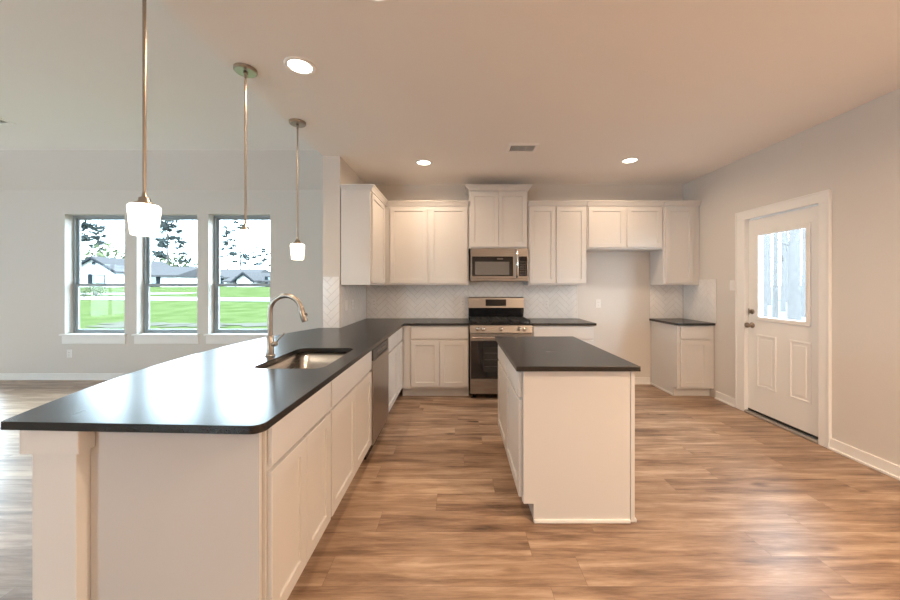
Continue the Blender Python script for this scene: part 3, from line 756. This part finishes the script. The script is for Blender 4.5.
def gable_house(loc, name_label, gw, wall_h, roof_h, depth, wing, win=True):
    """front gable at local origin facing -y, with a side wing to +x"""
    r_ = thing('house', loc, name_label, 'house', 'white houses across the street')
    MB().prism([(-gw, -2), (gw, -2), (gw, wall_h), (0, wall_h+roof_h), (-gw, wall_h)], 0, depth, 'y').build('wall', M['siding'], r_)
    ov = .35; sl_ = roof_h/gw
    for s_ in (-1, 1):
        p0 = (0, wall_h+roof_h+.12); p1 = (s_*(gw+ov), wall_h-ov*sl_+.12)
        MB().prism([p0, p1, (p1[0], p1[1]-.18), (p0[0], p0[1]-.18)], -.4, depth+.4, 'y').build('roof', M['shingle'], r_)
        q0 = (0, wall_h+roof_h-.02); q1 = (s_*(gw+ov), wall_h-ov*sl_-.02)
        MB().prism([q0, q1, (q1[0], q1[1]-.22), (q0[0], q0[1]-.22)], -.46, -.38, 'y').build('roof_edge', M['darktrim'], r_)
    if win:
        f_ = MB().ring((-gw*.12, gw*1.0*.5, .25, 1.45), (-gw*.12+.1, gw*.5-.1, .35, 1.35), -.06, .02).build('window', M['darktrim'], r_)
        MB().box(-gw*.12+.08, gw*.5-.08, -.02, .02, .33, 1.37).build('pane', M['hglass'], f_)
        MB().box(-gw*.12-.35, -gw*.12-.02, -.06, .0, .2, 1.5).build('shutter', M['darktrim'], r_)
        MB().box(-.2, .2, -.05, 0, wall_h+roof_h*.45, wall_h+roof_h*.68).build('gable_vent', M['darktrim'], r_)
    if wing:
        x0, x1, wh, rh, dp = wing
        MB().box(x0, x1, 1.5, 1.5+dp, -2, wh).build('wing_wall', M['siding'], r_)
        MB().prism([(1.5-.5, wh-.1), (1.5+dp/2, wh+rh), (1.5+dp+.5, wh-.1), (1.5+dp+.5, wh-.3), (1.5-.5, wh-.3)], x0-.3, x1+.3, 'x').build('wing_roof', M['shingle'], r_)
        n = max(1, int((x1-x0)/3.2))
        for k in range(n):
            xx = x0 + (k+.5)*(x1-x0)/n
            f_ = MB().box(xx-.75, xx+.75, 1.42, 1.5, .0, 1.3).build('window', M['darktrim'], r_)
            MB().box(xx-.33, xx+.33, 1.40, 1.43, .1, 1.2).build('pane', M['hglass'], f_)
    return r_
for k_ in ('grass','dirt','conc','siding','shingle','darktrim','bark','needle','leaf','barkpale','litter'):
    M[k_].node_tree.nodes['Principled BSDF'].inputs['Specular IOR Level'].default_value = 0
gable_house((-41.6, 40, 1.15), 'white gabled house with dark window seen through the left window', 2.6, 1.85, 1.55, 9, (2.6, 8.5, 1.5, 1.1, 7))
gable_house((-46.5, 56, 1.15), 'long low house with grey roof seen through the middle window', 1.2, 1.35, .7, 8, (2.0, 12.5, 1.6, 1.45, 8), False)
gable_house((-25.9, 42.5, 1.15), 'low house with small white gable seen through the right window', 1.0, .95, .80, 6, (-3.2, 8, .85, 1.0, 7), False)
o = MB().box(-49, -40, 52.2, 52.3, .8, 2.25).build('fence', M['siding']); tag(o, 'white board fence beside the grey roofed house', 'fence')

def blades(b, c, r, n, size, flat=.6):
    for _ in range(n):
        d = Vector((random.gauss(0, 1), random.gauss(0, 1), random.gauss(0, 1)*flat)).normalized()*r*random.random()**.4
        p = Vector(c)+d; a = Vector((random.uniform(-1, 1), random.uniform(-1, 1), random.uniform(-.5, .8))).normalized()
        t = a.orthogonal().normalized()
        t = (t*math.cos(random.random()*6) + a.cross(t)*math.sin(random.random()*6)).normalized()
        s_ = size*random.uniform(.6, 1.3)
        b.add([p-t*s_*.35, p+a*s_, p+t*s_*.35, p-a*s_*.6], [(0, 1, 2, 3)])
def pine(loc, h, spread, start, nb, label, clump=1.0, nl=170):
    r_ = thing('pine_tree', loc, label, 'tree', 'pines outside the windows')
    tk = MB().tube([(0, 0, 0), (.05*h*.1, 0, h*.4), (-.02*h*.1, 0, h*.8), (0, 0, h)], [h*.016, h*.013, h*.008, h*.003], 8)
    fo = MB()
    for k in range(nb):
        t = start + (1-start)*(k+random.random()*.6)/nb
        a = k*2.4 + random.random(); ln = spread*(1.05-t*.75)*random.uniform(.6, 1.15)
        z = h*t; e_ = (ln*math.cos(a), ln*math.sin(a), z+ln*random.uniform(.05, .3))
        tk.tube([(0, 0, z), (e_[0]*.5, e_[1]*.5, (z+e_[2])/2-.05), e_], [h*.005, h*.0035, h*.0015], 5)
        for f in (.55, .8, 1.0):
            blades(fo, (e_[0]*f, e_[1]*f, z+(e_[2]-z)*f+.1), clump*random.uniform(.5, 1)*(.5+.5*f)*spread*.3, nl, spread*.048, .6)
    tk.build('trunk', M['bark'], r_); fo.build('foliage', M['needle'], r_)
    return r_
def at(px, Y): return ((px-458)*Y/350, Y, gz(Y))
pine(at(60, 27), 9.5, 4.0, .45, 16, 'large spreading pine whose branches reach over the gabled house', 1.0)
pine(at(99, 62), 10.5, 2.2, .45, 12, 'small distant pine behind the gabled house')
pine(at(167.5, 74), 14.4, 4.8, .34, 20, 'tall lone pine seen through the middle window')
pine(at(227, 76), 12.8, 3.3, .40, 13, 'slim pine, leftmost of three seen through the right window')
pine(at(240, 84), 15.4, 3.3, .42, 13, 'tallest pine seen through the right window')
pine(at(249.5, 72), 9.8, 3.0, .40, 12, 'lower pine behind the white gable seen through the right window')
pine(at(264, 79), 8.4, 2.7, .5, 8, 'short pine at the right edge of the right window')
def shrub(loc, r, label, nl=240):
    big = r > 1
    r_ = thing('broadleaf_tree' if big else 'shrub', loc, label, 'tree' if big else 'shrub', 'round green trees outside the windows' if big else 'low shrubs on the lawn')
    st = MB(); fo = MB()
    for k in range(5):
        a = k*1.26; st.tube([(0, 0, 0), (r*.4*math.cos(a), r*.4*math.sin(a), r*.9)], [r*.05, r*.02], 5)
    blades(fo, (0, 0, r*.95), r*1.05, nl, r*.2, .8)
    st.build('stem', M['bark'], r_); fo.build('foliage', M['leaf'], r_); return r_
shrub(at(110, 58), 3.7, 'large rounded green tree behind the gabled house roof', 500)
shrub(at(126, 70), 3.4, 'smaller rounded green tree right of the gabled house', 400)
shrub(at(156, 68), 2.9, 'rounded green tree left of the lone pine', 400)
shrub(at(177, 82), 4.0, 'rounded green tree at the foot of the lone pine', 400)
shrub(at(96, 26), .55, 'low dark shrub beside the curving driveway')
shrub(at(84, 25), .4, 'smaller low shrub left of the one by the driveway')

# woods beyond the back door
o = MB().add([(WX+.3, -6, -.2), (60, -6, .4), (60, 90, .4), (WX+.3, 90, -.2)], [(0, 1, 2, 3)]).build('woodland_ground', M['litter']); struct(o, 'pale leaf covered ground outside the back door', 'ground')
def bare(px, Y, rad, h, label):
    X = (px-458)*Y/350
    r_ = thing('bare_tree', (X, Y, -.1), label, 'tree', 'trees outside the back door')
    tk = MB().tube([(0, 0, -.1), (.04, .02, h*.3), (-.05, 0, h*.6), (.08, 0, h)], [rad*1.25, rad, rad*.85, rad*.5], 12)
    for k in range(6):
        z = h*(.25+.12*k); a = k*2.2+px; ln = h*.05
        tk.tube([(0, 0, z), (ln*.5*math.cos(a), ln*.5*math.sin(a), z+ln*.35), (ln*math.cos(a), ln*math.sin(a), z+ln*.9)], [rad*.28, rad*.18, rad*.06], 6)
    tk.build('trunk', M['barkpale'], r_)
    return r_
bare(775, 10.5, .06, 9, 'slim pale trunk in the middle of the back door window')
bare(794, 9.6, .12, 10, 'thick pale trunk right of centre in the back door window')
bare(764, 13, .08, 10, 'pale trunk near the left side of the back door window')
bare(783, 19, .09, 11, 'distant trunk between the slim and the thick one')
bare(805, 16, .11, 11, 'pale trunk at the right edge of the back door window')
bare(769, 24, .1, 11, 'far pale trunk beside the left one in the back door window')
bare(787, 27, .1, 11, 'farthest pale trunk behind the thick one')
o = MB().box(14, 30, 30, 30.1, .1, 1.3).build('woodland_fence', M['conc']); tag(o, 'pale fence behind the trees outside the back door', 'fence')
